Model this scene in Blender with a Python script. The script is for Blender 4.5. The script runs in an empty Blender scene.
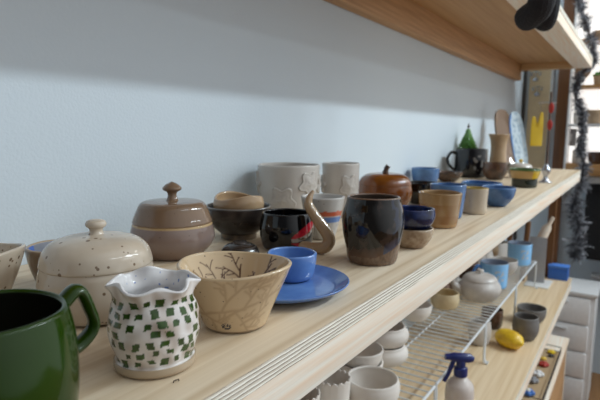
import bpy, bmesh, math, random
from mathutils import Vector, Matrix, noise
PI = math.pi
rnd = random.Random(11)
scene = bpy.context.scene
COL = scene.collection

# ------------------------------------------------------------------ setting-out (metres)
ZS = 1.37             # top of the long shelf
XW = -0.672           # wall surface behind the shelves
XF = -0.232           # front edge of the long shelf
XU = -0.258           # front edge of the upper shelf
ZU = 1.92             # underside of the upper shelf's beams
ZL = 0.814            # top of the lower shelf
ZR = 0.95             # top of the wire racks
YB = 3.76             # back wall
YE, YN = 2.93, -0.55  # far and near end of the shelves

# ------------------------------------------------------------------ materials
def lin(h, k=1.0):
    h = h.lstrip('#')
    o = []
    for i in (0, 2, 4):
        v = int(h[i:i+2], 16) / 255
        v = v / 12.92 if v <= .04045 else ((v + .055) / 1.055) ** 2.4
        o.append(min(.9, v * k))
    return tuple(o)

def nodes(name):
    m = bpy.data.materials.new(name); m.use_nodes = True
    nt = m.node_tree
    return m, nt, nt.nodes['Principled BSDF']

def mixc(nt, fac, a, b):
    n = nt.nodes.new('ShaderNodeMix'); n.data_type = 'RGBA'
    for s, v in ((n.inputs[0], fac), (n.inputs[6], a), (n.inputs[7], b)):
        if hasattr(v, 'is_output'): nt.links.new(v, s)
        elif isinstance(v, tuple): s.default_value = (*v[:3], 1)
        else: s.default_value = v
    return n.outputs[2]

def mth(nt, op, a, b=None, c=None, clamp=False):
    n = nt.nodes.new('ShaderNodeMath'); n.operation = op; n.use_clamp = clamp
    for s, v in zip(n.inputs, (a, b, c)):
        if v is None: continue
        if hasattr(v, 'is_output'): nt.links.new(v, s)
        else: s.default_value = v
    return n.outputs[0]

def ocoord(nt, scale=(1, 1, 1)):
    t = nt.nodes.new('ShaderNodeTexCoord'); mp = nt.nodes.new('ShaderNodeMapping')
    mp.inputs['Scale'].default_value = scale
    nt.links.new(t.outputs['Object'], mp.inputs[0])
    return mp.outputs[0]

def noise_tex(nt, vec, scale, detail=3, rough=.5):
    n = nt.nodes.new('ShaderNodeTexNoise'); n.inputs['Scale'].default_value = scale
    n.inputs['Detail'].default_value = detail; n.inputs['Roughness'].default_value = rough
    nt.links.new(vec, n.inputs['Vector'])
    return n.outputs[0]

def ramp(nt, fac, lo, hi):
    return mth(nt, 'MULTIPLY_ADD', fac, 1 / (hi - lo), -lo / (hi - lo), True)

def bump(nt, bs, h, dist, strength=1):
    b = nt.nodes.new('ShaderNodeBump'); b.inputs['Distance'].default_value = dist
    b.inputs['Strength'].default_value = strength
    nt.links.new(h, b.inputs['Height']); nt.links.new(b.outputs[0], bs.inputs['Normal'])

def glaze(name, c1, c2=None, ns=30, lo=.4, hi=.65, speck=None, ss=220, sth=.16, rough=.14, coat=0, attr=False, bmp=0.0004, stretch=(1, 1, 1), spec=.62):
    m, nt, bs = nodes(name)
    v = ocoord(nt)
    base = c1
    if attr:
        a = nt.nodes.new('ShaderNodeAttribute'); a.attribute_name = 'Col'; base = a.outputs['Color']
    if c2:
        vs = ocoord(nt, stretch)
        base = mixc(nt, ramp(nt, noise_tex(nt, vs, ns, 4, .6), lo, hi), base, c2)
    if speck:
        vo = nt.nodes.new('ShaderNodeTexVoronoi'); vo.inputs['Scale'].default_value = ss
        nt.links.new(v, vo.inputs['Vector'])
        sep = nt.nodes.new('ShaderNodeSeparateColor'); nt.links.new(vo.outputs['Color'], sep.inputs[0])
        th = mth(nt, 'MULTIPLY', mth(nt, 'POWER', sep.outputs[0], 3.0), sth * 2.2)
        base = mixc(nt, mth(nt, 'MULTIPLY', ramp(nt, mth(nt, 'SUBTRACT', th, vo.outputs['Distance']), 0.0, .08), .85), base, speck)
    if isinstance(base, tuple): bs.inputs['Base Color'].default_value = (*base, 1)
    else: nt.links.new(base, bs.inputs['Base Color'])
    bs.inputs['Roughness'].default_value = rough
    bs.inputs['Specular IOR Level'].default_value = spec; bs.inputs['Coat Weight'].default_value = coat; bs.inputs['Coat Roughness'].default_value = .06
    if bmp: bump(nt, bs, noise_tex(nt, v, 45, 2), bmp * 1.5, .35)
    return m

def plain(name, c, rough=.5, metal=0, bmp=0, bs_scale=200, trans=0):
    m, nt, bs = nodes(name)
    v = ocoord(nt)
    f = noise_tex(nt, v, 60, 3)
    nt.links.new(mixc(nt, f, tuple(x * .9 for x in c), tuple(min(1, x * 1.08) for x in c)), bs.inputs['Base Color'])
    bs.inputs['Roughness'].default_value = rough; bs.inputs['Metallic'].default_value = metal
    bs.inputs['Transmission Weight'].default_value = trans
    if bmp: bump(nt, bs, noise_tex(nt, v, bs_scale, 3), bmp)
    return m

def wood(name, c1, c2, along='Y', rough=.55, knots=True, fine=1.0):
    """grain drawn out along one axis, a few brown knots"""
    m, nt, bs = nodes(name)
    i = 'XYZ'.index(along)
    s = [1, 1, 1]; s[i] = .07
    v = ocoord(nt, tuple(s))
    sl = [1, 1, 1]; sl[i] = .012
    lines = noise_tex(nt, ocoord(nt, tuple(sl)), 150 * fine, 3, .6)
    broad = noise_tex(nt, v, 22 * fine, 4, .6)
    w = nt.nodes.new('ShaderNodeTexWave'); w.wave_type = 'BANDS'
    w.bands_direction = 'DIAGONAL'
    w.inputs['Scale'].default_value = 32 * fine; w.inputs['Distortion'].default_value = 9
    w.inputs['Detail'].default_value = 2.5; w.inputs['Detail Scale'].default_value = .7
    nt.links.new(v, w.inputs['Vector'])
    f = mth(nt, 'ADD', mth(nt, 'ADD', mth(nt, 'MULTIPLY', ramp(nt, broad, .3, .75), .45), mth(nt, 'MULTIPLY', w.outputs[0], .2)), mth(nt, 'MULTIPLY', ramp(nt, lines, .38, .66), .45))
    col = mixc(nt, f, c1, c2)
    if knots:
        vk = ocoord(nt, tuple(.35 if k == i else 1 for k in range(3)))
        vo = nt.nodes.new('ShaderNodeTexVoronoi'); vo.inputs['Scale'].default_value = 9
        nt.links.new(vk, vo.inputs['Vector'])
        sep = nt.nodes.new('ShaderNodeSeparateColor'); nt.links.new(vo.outputs['Color'], sep.inputs[0])
        on = mth(nt, 'GREATER_THAN', sep.outputs[0], .62)
        k = mth(nt, 'MULTIPLY', on, ramp(nt, vo.outputs['Distance'], .055, .02))
        col = mixc(nt, mth(nt, 'MULTIPLY', k, .7), col, tuple(x * .35 for x in c2))
    nt.links.new(col, bs.inputs['Base Color'])
    bs.inputs['Roughness'].default_value = rough
    bump(nt, bs, f, .0006, .5)
    return m

M = {}
def P(h, k=1.35): return lin(h, k * .80)

def W(h, k=1.35): return lin(h, k)
# shelf timbers
M['ply'] = wood('plywood_face', W('#d8cab4', 1.28), W('#b39a78', 1.2), 'Y', .5, False, .6)
M['pine'] = wood('pine', W('#ecdccb', 1.38), W('#d3b79b', 1.3), 'Y', .55)
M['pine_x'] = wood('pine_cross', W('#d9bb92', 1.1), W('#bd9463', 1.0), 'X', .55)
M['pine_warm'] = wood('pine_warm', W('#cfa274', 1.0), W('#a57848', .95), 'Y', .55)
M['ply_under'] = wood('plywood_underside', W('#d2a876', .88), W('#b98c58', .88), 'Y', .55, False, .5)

M['ply_low'] = wood('plywood_face_low', W('#d6c3a6', 1.2), W('#c0a47c', 1.15), 'Y', .5, False, .6)

def ply_edge():
    m, nt, bs = nodes('plywood_edge')
    v = ocoord(nt, (1, .12, 1))
    n = noise_tex(nt, v, 200, 4, .65)
    sep = nt.nodes.new('ShaderNodeSeparateXYZ'); nt.links.new(ocoord(nt), sep.inputs[0])
    z = mth(nt, 'ADD', sep.outputs[2], mth(nt, 'MULTIPLY', n, .0030))
    st = mth(nt, 'SINE', mth(nt, 'MULTIPLY', z, 2 * PI / .0036))
    f = ramp(nt, mth(nt, 'ADD', st, mth(nt, 'MULTIPLY', n, 1.4)), .2, 1.7)
    col = mixc(nt, f, W('#c9c0b1', 1.15), W('#e4dcd0', 1.22))
    vo = nt.nodes.new('ShaderNodeTexVoronoi'); vo.inputs['Scale'].default_value = 28
    nt.links.new(ocoord(nt, (1, .3, 1)), vo.inputs['Vector'])
    s2 = nt.nodes.new('ShaderNodeSeparateColor'); nt.links.new(vo.outputs['Color'], s2.inputs[0])
    k = mth(nt, 'MULTIPLY', mth(nt, 'GREATER_THAN', s2.outputs[1], .8), ramp(nt, vo.outputs['Distance'], .1, .05))
    col = mixc(nt, mth(nt, 'MULTIPLY', k, .8), col, W('#6b5032', 1))
    nt.links.new(col, bs.inputs['Base Color']); bs.inputs['Roughness'].default_value = .8
    bump(nt, bs, f, .0012, .8)
    return m
M['ply_edge'] = ply_edge()

def wall_mat():
    m, nt, bs = nodes('painted_wall')
    v = ocoord(nt)
    f = noise_tex(nt, v, 3, 2)
    nt.links.new(mixc(nt, f, lin('#ccd8e1', 1.0), lin('#d1dce4', 1.0)), bs.inputs['Base Color'])
    bs.inputs['Roughness'].default_value = .6
    bump(nt, bs, noise_tex(nt, v, 240, 2), .0012, .4)
    return m
M['wall'] = wall_mat()
M['floor'] = wood('floor_boards', P('#9a7248', 1.2), P('#76512f', 1.2), 'Y', .45, False, .5)

# ------------------------------------------------------------------ mesh helpers
def mesh_from(bm, name, mats, sharp=38):
    me = bpy.data.meshes.new(name)
    bmesh.ops.recalc_face_normals(bm, faces=bm.faces)
    bm.to_mesh(me); bm.free()
    for m in (mats if isinstance(mats, (list, tuple)) else [mats]): me.materials.append(m)
    for p in me.polygons: p.use_smooth = True
    me.set_sharp_from_angle(angle=math.radians(sharp))
    return me

def obj(name, me, parent=None, loc=(0, 0, 0), rz=0):
    o = bpy.data.objects.new(name, me); COL.objects.link(o)
    o.location = loc; o.rotation_euler = (0, 0, rz)
    if parent: o.parent = parent
    return o

def add(name, bm, mat, parent=None, loc=(0, 0, 0), rz=0, sharp=38):
    return obj(name, mesh_from(bm, name, mat, sharp), parent, loc, rz)

def tag(o, label=None, cat=None, group=None, kind=None):
    if label: o['label'] = label
    if cat: o['category'] = cat
    if group: o['group'] = group
    if kind: o['kind'] = kind
    return o

def empty(name, loc, label, cat, group=None, rz=0):
    o = bpy.data.objects.new(name, None); COL.objects.link(o)
    o.location = loc; o.rotation_euler = (0, 0, rz); o.empty_display_size = .02
    return tag(o, label, cat, group)

def dup(root, loc, rz=0, label=None):
    r = root.copy(); COL.objects.link(r); r.location = loc; r.rotation_euler = (0, 0, rz)
    if label: r['label'] = label
    for ch in list(root.children):
        c = ch.copy(); COL.objects.link(c); c.parent = r
        for g in ch.children:
            d = g.copy(); COL.objects.link(d); d.parent = c
    return r

def spline(pts, n=6):
    """smooth curve through pts; a point with a trailing 1 is a corner"""
    segs, cur = [], [pts[0][:2]]
    for p in pts[1:]:
        cur.append(p[:2])
        if len(p) > 2: segs.append(cur); cur = [p[:2]]
    if len(cur) > 1: segs.append(cur)
    out = [pts[0][:2]]
    for s in segs:
        if len(s) == 2:
            k = max(1, n // 2)
            for j in range(1, k + 1): out.append((s[0][0] + (s[1][0] - s[0][0]) * j / k, s[0][1] + (s[1][1] - s[0][1]) * j / k))
            continue
        for i in range(len(s) - 1):
            p1, p2 = Vector(s[i]), Vector(s[i + 1])
            p0 = Vector(s[i - 1]) if i else 2 * p1 - p2
            p3 = Vector(s[i + 2]) if i + 2 < len(s) else 2 * p2 - p1
            t1 = (p1 - p0).length ** .5 + 1e-9; t2 = t1 + (p2 - p1).length ** .5 + 1e-9; t3 = t2 + (p3 - p2).length ** .5 + 1e-9
            for j in range(1, n + 1):          # centripetal: no overshoot between unevenly spaced points
                t = t1 + (t2 - t1) * j / n
                a1 = p0 * ((t1 - t) / t1) + p1 * (t / t1)
                a2 = p1 * ((t2 - t) / (t2 - t1)) + p2 * ((t - t1) / (t2 - t1))
                a3 = p2 * ((t3 - t) / (t3 - t2)) + p3 * ((t - t2) / (t3 - t2))
                b1 = a1 * ((t2 - t) / t2) + a2 * (t / t2)
                b2 = a2 * ((t3 - t) / (t3 - t1)) + a3 * ((t - t1) / (t3 - t1))
                out.append(tuple(b1 * ((t2 - t) / (t2 - t1)) + b2 * ((t - t1) / (t2 - t1))))
    return out

def revolve(prof, seg=72, disp=None, paint=None, sides=None):
    """prof: list of (r, z); disp(theta, r, z, side) -> r, z ; paint(theta, r, z, side) -> rgb"""
    bm = bmesh.new(); rows = []
    lay = bm.verts.layers.float_color.new('Col') if paint else None
    for i, (r, z) in enumerate(prof):
        sd = sides[i] if sides else 'o'
        row = []
        if r < 1e-5:
            v = bm.verts.new((0, 0, z))
            if paint: v[lay] = (*paint(0, 0, z, sd), 1)
            row = [v]
        else:
            for k in range(seg):
                th = 2 * PI * k / seg
                rr, zz = disp(th, r, z, sd) if disp else (r, z)
                v = bm.verts.new((rr * math.cos(th), rr * math.sin(th), zz))
                if paint: v[lay] = (*paint(th, r, z, sd), 1)
                row.append(v)
        rows.append(row)
    for a, b in zip(rows, rows[1:]):
        for k in range(seg):
            k2 = (k + 1) % seg
            if len(a) == 1 and len(b) == 1: break
            if len(a) == 1: bm.faces.new((a[0], b[k], b[k2]))
            elif len(b) == 1: bm.faces.new((a[k], a[k2], b[0]))
            else: bm.faces.new((a[k], a[k2], b[k2], b[k]))
    return bm

def vessel(outer, t=.004, fl=.005, n=6):
    """open pot: outer wall from foot to rim, rounded lip, inner wall, floor"""
    out = spline(outer, n)
    rt, zt = out[-1]
    prof = [(0, .0015), (out[0][0] * .8, .0015), (out[0][0] * .85, 0)] + [(max(r, 1e-4), z) for r, z in out]
    side = ['o'] * len(prof)
    for a in (25, 60, 90, 120, 155):
        prof.append((rt - t / 2 + t / 2 * math.cos(math.radians(a)), zt + t / 2 * math.sin(math.radians(a)))); side.append('r')
    inn = [(r - t, z) for r, z in reversed(out) if z > fl + .003 and r > t * 2]
    prof += inn; side += ['i'] * len(inn)
    r0 = inn[-1][0]
    for f in (.93, .7, .35): prof.append((r0 * f, fl + (.0012 if f > .9 else 0))); side.append('i')
    prof.append((0, fl)); side.append('i')
    return prof, side

def pot(name, outer, mat, parent=None, loc=(0, 0, 0), rz=0, t=.004, seg=72, disp=None, paint=None, n=6, fl=.005):
    p, s = vessel(outer, t, fl, n)
    return add(name, revolve(p, seg, disp, paint, s), mat, parent, loc, rz)

def solid(name, outer, mat, parent=None, loc=(0, 0, 0), rz=0, seg=64, n=6, disp=None, paint=None):
    out = spline(outer, n)
    pr = ([(0, out[0][1])] if out[0][0] > 1e-5 else []) + [(max(0, r), z) for r, z in out]
    if pr[-1][0] > 1e-5: pr.append((0, pr[-1][1]))
    return add(name, revolve(pr, seg, disp, paint), mat, parent, loc, rz)

def wob(a=.0008, seed=0, f=1.0):
    o = Vector((seed * 3.1, seed * 1.7, 0))
    def d(th, r, z, s):
        k = noise.noise(Vector((math.cos(th) * f, math.sin(th) * f, z * 18)) + o)
        k2 = noise.noise(Vector((math.cos(th) * f, math.sin(th) * f, 5)) + o)
        return r + a * k * min(1, r / .02), z + a * k2 * min(1, z / .03)
    return d

def sweep(bm, pts, rad, seg=10, flat=1.0, caps=True):
    """tube through pts; rad number or list; flat squashes the section along its binormal"""
    n = len(pts); pts = [Vector(p) for p in pts]
    rs = rad if isinstance(rad, (list, tuple)) else [rad] * n
    up = None; rows = []
    for i, p in enumerate(pts):
        t = (pts[min(i + 1, n - 1)] - pts[max(i - 1, 0)]).normalized()
        if up is None:
            up = t.orthogonal().normalized() if abs(t.z) > .99 else (Vector((0, 0, 1)) - t * t.z).normalized()
        else: up = (up - t * up.dot(t)).normalized()
        sd = t.cross(up)
        rows.append([bm.verts.new(p + up * (math.cos(2 * PI * k / seg) * rs[i]) + sd * (math.sin(2 * PI * k / seg) * rs[i] * flat)) for k in range(seg)])
    for a, b in zip(rows, rows[1:]):
        for k in range(seg): bm.faces.new((a[k], a[(k + 1) % seg], b[(k + 1) % seg], b[k]))
    if caps:
        bm.faces.new(rows[0][::-1]); bm.faces.new(rows[-1])
    return bm

def curve3(pts, n=8):
    pts = [Vector(p) for p in pts]; out = [pts[0]]
    for i in range(len(pts) - 1):
        p0 = pts[i - 1] if i else 2 * pts[0] - pts[1]
        p1, p2 = pts[i], pts[i + 1]
        p3 = pts[i + 2] if i + 2 < len(pts) else 2 * p2 - p1
        for j in range(1, n + 1):
            t = j / n
            out.append(.5 * (2 * p1 + (p2 - p0) * t + (2 * p0 - 5 * p1 + 4 * p2 - p3) * t * t + (3 * p1 - p0 - 3 * p2 + p3) * t ** 3))
    return out

def box(bm, x0, x1, y0, y1, z0, z1, bev=0, rot=None, mi=0):
    r = bmesh.ops.create_cube(bm, size=1.0); vs = r['verts']
    for v in vs:
        v.co = Vector(((x0 + x1) / 2 + v.co.x * (x1 - x0), (y0 + y1) / 2 + v.co.y * (y1 - y0), (z0 + z1) / 2 + v.co.z * (z1 - z0)))
        if rot: v.co = rot @ v.co
    if bev:
        es = list({e for v in vs for e in v.link_edges})
        bmesh.ops.bevel(bm, geom=es, offset=bev, segments=2, affect='EDGES', profile=.6)
    return bm

def bx(name, x0, x1, y0, y1, z0, z1, mat, parent=None, bev=.001, rot=None):
    return add(name, box(bmesh.new(), x0, x1, y0, y1, z0, z1, bev, rot), mat, parent)

def ball(bm, c, r, sx=1, sy=1, sz=1, seg=16):
    res = bmesh.ops.create_uvsphere(bm, u_segments=seg, v_segments=max(6, seg // 2), radius=r)
    for v in res['verts']: v.co = Vector((c[0] + v.co.x * sx, c[1] + v.co.y * sy, c[2] + v.co.z * sz))
    return bm

def slab(bm, outline, h, M4):
    """extruded outline (list of xy), thickness h, rounded top edge, placed by M4"""
    n = len(outline); cx = sum(p[0] for p in outline) / n; cy = sum(p[1] for p in outline) / n
    rows = []
    for k, z in ((1, 0), (1, h * .55), (.96, h * .85), (.88, h)):
        rows.append([bm.verts.new(M4 @ Vector((cx + (x - cx) * k, cy + (y - cy) * k, z))) for x, y in outline])
    for a, b in zip(rows, rows[1:]):
        for i in range(n): bm.faces.new((a[i], a[(i + 1) % n], b[(i + 1) % n], b[i]))
    c = bm.verts.new(M4 @ Vector((cx, cy, h))); d = bm.verts.new(M4 @ Vector((cx, cy, 0)))
    for i in range(n):
        bm.faces.new((rows[-1][i], rows[-1][(i + 1) % n], c)); bm.faces.new((rows[0][(i + 1) % n], rows[0][i], d))
    return bm

def handle(name, mat, parent, R, ang, z0, z1, out, w=.006, t=.0045, R0=None, rise=0):
    """strap handle on the side of a pot of radius R, at angle ang"""
    R0 = R0 or R
    zm = (z0 + z1) / 2
    pr = [(R - .002, z1), (R + out * .55, z1 + rise + .002), (R + out, z1 - (z1 - z0) * .28), (R0 + out * .9, zm - (z1 - z0) * .12), (R0 + out * .45, z0 + (z1 - z0) * .12), (R0 - .002, z0)]
    c = curve3([(r * math.cos(ang), r * math.sin(ang), z) for r, z in pr], 7)
    bm = bmesh.new()
    n = len(c)
    sweep(bm, c, [t * (1.25 - .25 * math.sin(PI * i / (n - 1))) for i in range(n)], 12, w / t)
    return add(name, bm, mat, parent)

def S(dx, y, z=0): return (XF + dx, y, ZS + z)     # a spot on the long shelf, dx from its front edge

# ------------------------------------------------------------------ the room
def struct(name, bm, mat): return tag(add(name, bm, mat), kind='structure')
struct('floor', box(bmesh.new(), XW - .1, 3.2, -2.0, YB + .1, -.1, 0), M['floor'])
struct('wall_left', box(bmesh.new(), XW - .1, XW, -2.0, YB, 0, 3.2), M['wall'])

# ------------------------------------------------------------------ shelves
def shelf(name, xf, zb, label, ledger, z_ply=.018, YE=YE):
    root = empty(name, (xf, (YE + YN) / 2, zb), label, 'shelf', 'long plywood wall shelves')
    L = (YE - YN) / 2; d = XW - xf
    # plywood board with its own raw edge
    bm = bmesh.new(); box(bm, d + .0005, 0, -L, L, .0382, .0382 + z_ply, 0)
    bm.faces.ensure_lookup_table(); bm.normal_update()
    for f in bm.faces:
        if f.normal.x > .9 or abs(f.normal.y) > .9: f.material_index = 1
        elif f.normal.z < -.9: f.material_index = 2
    o = add('plywood_board', bm, [M['ply'] if zb > 1 else M['ply_low'], M['ply_edge'], M['ply_under']], root)
    bm = bmesh.new(); box(bm, -.089, -.0012, -L, L, 0, .038, .0014)
    add('front_beam', bm, M['pine'], root)
    if ledger:
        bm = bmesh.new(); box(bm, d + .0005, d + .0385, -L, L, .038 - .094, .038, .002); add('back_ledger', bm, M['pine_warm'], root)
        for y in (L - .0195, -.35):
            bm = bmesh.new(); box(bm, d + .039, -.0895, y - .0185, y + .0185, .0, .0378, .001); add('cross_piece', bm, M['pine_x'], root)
    return root
shelf('wall_shelf', XU, ZU, 'upper pine and plywood shelf seen from below, overhanging the pots', True, YE=3.44)
shelf('wall_shelf', XF, ZS - .0562, 'long plywood shelf with raw striped edge carrying the glazed pots', False)
shelf('wall_shelf', XF, ZL - .0562, 'lower wooden shelf carrying wire racks and a blue spray bottle', False)

# post carrying the shelf ends
M['post'] = wood('brown_wood', lin('#80562f', 1.0), lin('#5e3d20', 1.0), 'Z', .5, False)
add('shelf_post', box(bmesh.new(), -.355, -.325, 2.885, 2.915, ZL, ZS - .0566, .002), M['post'])
tag(bpy.data.objects['shelf_post'], 'brown wooden post under the far end of the long shelf', 'post')

# ------------------------------------------------------------------ glazes
M['green'] = glaze('green_glaze', lin('#2a450a', .8), lin('#213808', .8), 14, .35, .7, None, rough=.12, spec=.4)
M['cream'] = glaze('cream_glaze', P('#cbbfae', 1.28), P('#b9a894', 1.22), 12, .35, .7, P('#7a5b40', .8), 190, .2, .08)
M['taupe'] = glaze('taupe_glaze', P('#8d7a70', 1.1), None, 10, .35, .7, P('#5b4c44', .8), 240, .10, .05, 0, True)
M['bare'] = glaze('bare_clay', P('#c2a888', 1.15), P('#b1967a', 1.1), 30, rough=.75, coat=0)
M['tanmat'] = glaze('tan_glaze', P('#b59a7a', 1.3), P('#a08262', 1.25), 14, .35, .7, rough=.1)
M['attr'] = glaze('painted_glaze', (1, 1, 1), attr=True, rough=.06)
M['attr_speck'] = glaze('painted_speckled_glaze', (1, 1, 1), speck=P('#6b5a4a', .7), ss=260, sth=.12, attr=True, rough=.08)
M['black'] = glaze('black_glaze', lin('#0b0b0d', 1.0), rough=.05)
M['white'] = glaze('white_glaze', P('#c9c4be', 1.25), P('#b8b0a8', 1.25), 8, .35, .7, P('#8a8078', .8), 260, .08, .22)
M['bisque'] = glaze('white_bisque', W('#d8d2cb', 1.1), W('#cfc8c0', 1.1), 8, rough=.6, coat=0)
M['blue'] = glaze('cobalt_glaze', lin('#6488bf', 1.15), lin('#4b6fae', 1.1), 20, .35, .7, P('#7e93bd', .8), 170, .09, .1)
M['skyblue'] = glaze('sky_blue_glaze', lin('#5b8cc8', 1.3), lin('#3f6fb0', 1.3), 14, rough=.2)
M['dusky'] = glaze('dusky_blue_glaze', lin('#4c719f', 1.2), lin('#345785', 1.1), 14, rough=.14)
M['darkgrey'] = glaze('dark_grey_glaze', lin('#403a38', 1.1), lin('#292422', 1.0), 16, .35, .7, rough=.2, attr=True)
M['amber'] = glaze('amber_glaze', lin('#8a511c', 1.0), lin('#5f3010', 1.0), 14, .35, .7, rough=.05)
M['brown'] = glaze('brown_glaze', lin('#5a4030', 1.2), lin('#33241c', 1.0), 22, rough=.12)
M['grey'] = glaze('grey_clay', P('#7d7976', 1.15), P('#6b6764', 1.1), 14, rough=.6, coat=0)
M['ltgrey'] = glaze('pale_grey_glaze', P('#cfc9c3', 1.3), P('#b8b1aa', 1.25), 14, rough=.35)
M['lemon'] = glaze('lemon_yellow', lin('#d9b41e', 1.15), lin('#c59a18', 1.1), 40, rough=.4)
M['wire'] = plain('white_wire', lin('#d5d9dc', 1.05), .35)
M['navy'] = plain('navy_plastic', lin('#1f2c6b', 1.0), .3)
M['felt'] = plain('charcoal_felt', lin('#2b2a2e', .9), .95, 0, .003, 260)

# ------------------------------------------------------------------ pots on the long shelf
# green mug, nearest
r = empty('green_mug', S(-.073, .143, 0), 'dark green glazed mug closest to the camera', 'mug')
pot('body', [(.040, .001, 1), (.0435, .004), (.0465, .02), (.0472, .045), (.0455, .064), (.0432, .074)], glaze('green_painted_glaze', (1, 1, 1), attr=True, rough=.12, spec=.35), r, t=.0045, disp=wob(.0008, 1), paint=lambda th, r_, z, s: lin('#1b1c14', .9) if s == 'i' else tuple(x * (1 + .25 * noise.noise(Vector((math.cos(th), math.sin(th), z * 30)))) for x in lin('#253f08', .75)))
handle('handle', M['green'], r, .0435, math.radians(80), .038, .0700, .0165, .0065, .0036, .0468, .005)

# off-white flared bowl at the frame edge and the brown one with a blue inside
tag(pot('bowl', [(.026, .001, 1), (.029, .005), (.042, .033), (.0510, .0590)], M['cream'], None, S(-.312, .243), t=.004, disp=lambda th, r, z, s: (r * (1 + .04 * math.cos(2 * th) * z / .05), z + .003 * math.sin(2 * th + .6) * z / .05)),
    'flared cream bowl behind the green mug, cut by the picture edge', 'bowl')
def pt_bluein(th, r, z, s):
    if s == 'i':
        k = noise.noise(Vector((r * 70 * math.cos(th), r * 70 * math.sin(th), z * 40)))
        return lin('#4d68a8', 1.2) if k > .12 else P('#8d8f98', 1.1)
    if s == 'r': return P('#b09a80', 1.1)
    return P('#8f7a66', 1.1)
tag(pot('bowl', [(.022, .001, 1), (.026, .006), (.034, .03), (.0375, .0465)], M['attr_speck'], None, S(-.312, .340), t=.004, paint=pt_bluein, seg=96, disp=wob(.0015, 4)),
    'brown bowl with a streaky blue inside, half hidden by the cream lidded jar', 'bowl')

# cream lidded jar
r = empty('lidded_jar', S(-.203, .309), 'cream speckled lidded jar with a small button knob', 'jar')
def pj(th, r_, z, s): return r_, z
pot('body', [(.042, .001, 1), (.047, .004), (.0540, .018), (.0548, .030), (.0530, .044), (.0515, .0490)], M['cream'], r, t=.004, disp=wob(.0005, 7))
ld = solid('lid', [(.0510, .0496, 1), (.0522, .0508), (.0518, .0545), (.0485, .0645), (.0405, .0725), (.027, .0770), (.014, .0785), (.008, .0788), (0, .0789)], M['cream'], r)
solid('knob', [(.0085, .0770, 1), (.0062, .0815), (.0068, .0845), (.0092, .0865), (.0098, .0890), (.0085, .0915), (.005, .0930), (0, .0935)], M['cream'], ld)

# taupe lidded jar
r = empty('lidded_jar', S(-.321, .519), 'taupe lidded jar with a mushroom knob and a tan seam line', 'jar')
TA, TB, TT = P('#8a705a', 1.05), P('#8b7467', 1.15), P('#bd9f74', 1.25)
def pt_body(th, r_, z, s):
    if s == 'r' or (s == 'o' and z > .0458): return TT
    k = .5 + .5 * noise.noise(Vector((math.cos(th), math.sin(th), z * 60)))
    return tuple(a * (1 - k * .5) + b * k * .5 for a, b in zip(TB, P('#9c9090', 1.1)))
pot('body', [(.040, .001, 1), (.044, .004), (.0560, .018), (.0595, .028), (.0585, .038), (.0560, .0470)], M['taupe'], r, t=.004, paint=pt_body, n=10)
def pt_lid(th, r_, z, s): return TT if z < .0490 else TA
ld = solid('lid', [(.0550, .0482, 1), (.0562, .0495), (.0550, .054), (.0500, .066), (.0465, .0735), (.042, .0775), (.032, .0790), (.012, .0795), (0, .0797)], M['taupe'], r, paint=pt_lid, n=8)
solid('knob', [(.0100, .0785, 1), (.0070, .083), (.0062, .088), (.0075, .0915), (.0125, .0945), (.0135, .0970), (.0110, .1005), (.0060, .1040), (0, .1065)], M['taupe'], ld, paint=lambda *a: TA)

# white and green ruffled vase
GR, WH, VI = lin('#3c5a24', .9), P('#dad5d2', 1.4), P('#d2d0d0', 1.4)
cells = {}
rr = random.Random(5)
ROWS = 7; NC = 19
for i in range(ROWS):
    for j in range(NC):
        cells[(i, j)] = (rr.uniform(-.16, .16), rr.uniform(-.12, .12), rr.uniform(.20, .37), rr.uniform(.24, .44), rr.uniform(-.22, .22), rr.random())
def pt_vase(th, r_, z, s):
    if s == 'i':
        k = noise.noise(Vector((math.cos(th) * 9, math.sin(th) * 9, z * 260)))
        return lin('#6f86b8', 1.1) if k > .5 else VI
    if s == 'r': return VI
    if z < .0078: return P('#b9a58c', 1.15)
    zz = (z - .009) / .0072
    zz += .18 * math.sin(th * 3)
    i = int(math.floor(zz))
    if 0 <= i < ROWS:
        u = th / (2 * PI) * NC + .42 * math.sin(i * 2.1) + .2 * i
        j = int(math.floor(u)) % NC
        dx, dz, w, h, sh, q = cells[(i, j)]
        a, b = u - math.floor(u) - .5 - dx, zz - i - .5 - dz
        a += b * sh
        n_ = .05 * noise.noise(Vector((math.cos(th) * 20, math.sin(th) * 20, z * 500)))
        if abs(a) < w + n_ and abs(b) < h + n_ and q > .06:
            g = .8 + .5 * noise.noise(Vector((math.cos(th) * 12, math.sin(th) * 12, z * 300)))
            return tuple(x * g for x in GR)
    k = noise.noise(Vector((math.cos(th) * 4, math.sin(th) * 4, z * 90)))
    return tuple(a + (b - a) * max(0, min(1, .4 + k)) for a, b in zip(WH, P('#b3a294', 1.2)))
def ruffle(th, r_, z, s):
    k = max(0, (z - .050) / .017)
    w = math.cos(6 * th + .9 + .5 * math.sin(2 * th)) 
    return r_ + k * k * .0025 * w + (.0004 * math.sin(9 * th + z * 300) if z > .01 else 0), z + k * k * (.0020 * w * -1.0 + .0008 * math.sin(3 * th))
tag(pot('ruffled_vase', [(.0295, .001, 1), (.0308, .003), (.0308, .0075, 1), (.0288, .0085), (.0315, .017), (.0338, .028), (.0338, .040), (.0315, .049), (.0298, .0545), (.0308, .0600), (.0332, .0655)],
        M['attr'], None, S(-.0695, .262), 0, .0036, 300, ruffle, pt_vase, 12), 'white vase with green dabs and a ruffled rim', 'vase')

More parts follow.
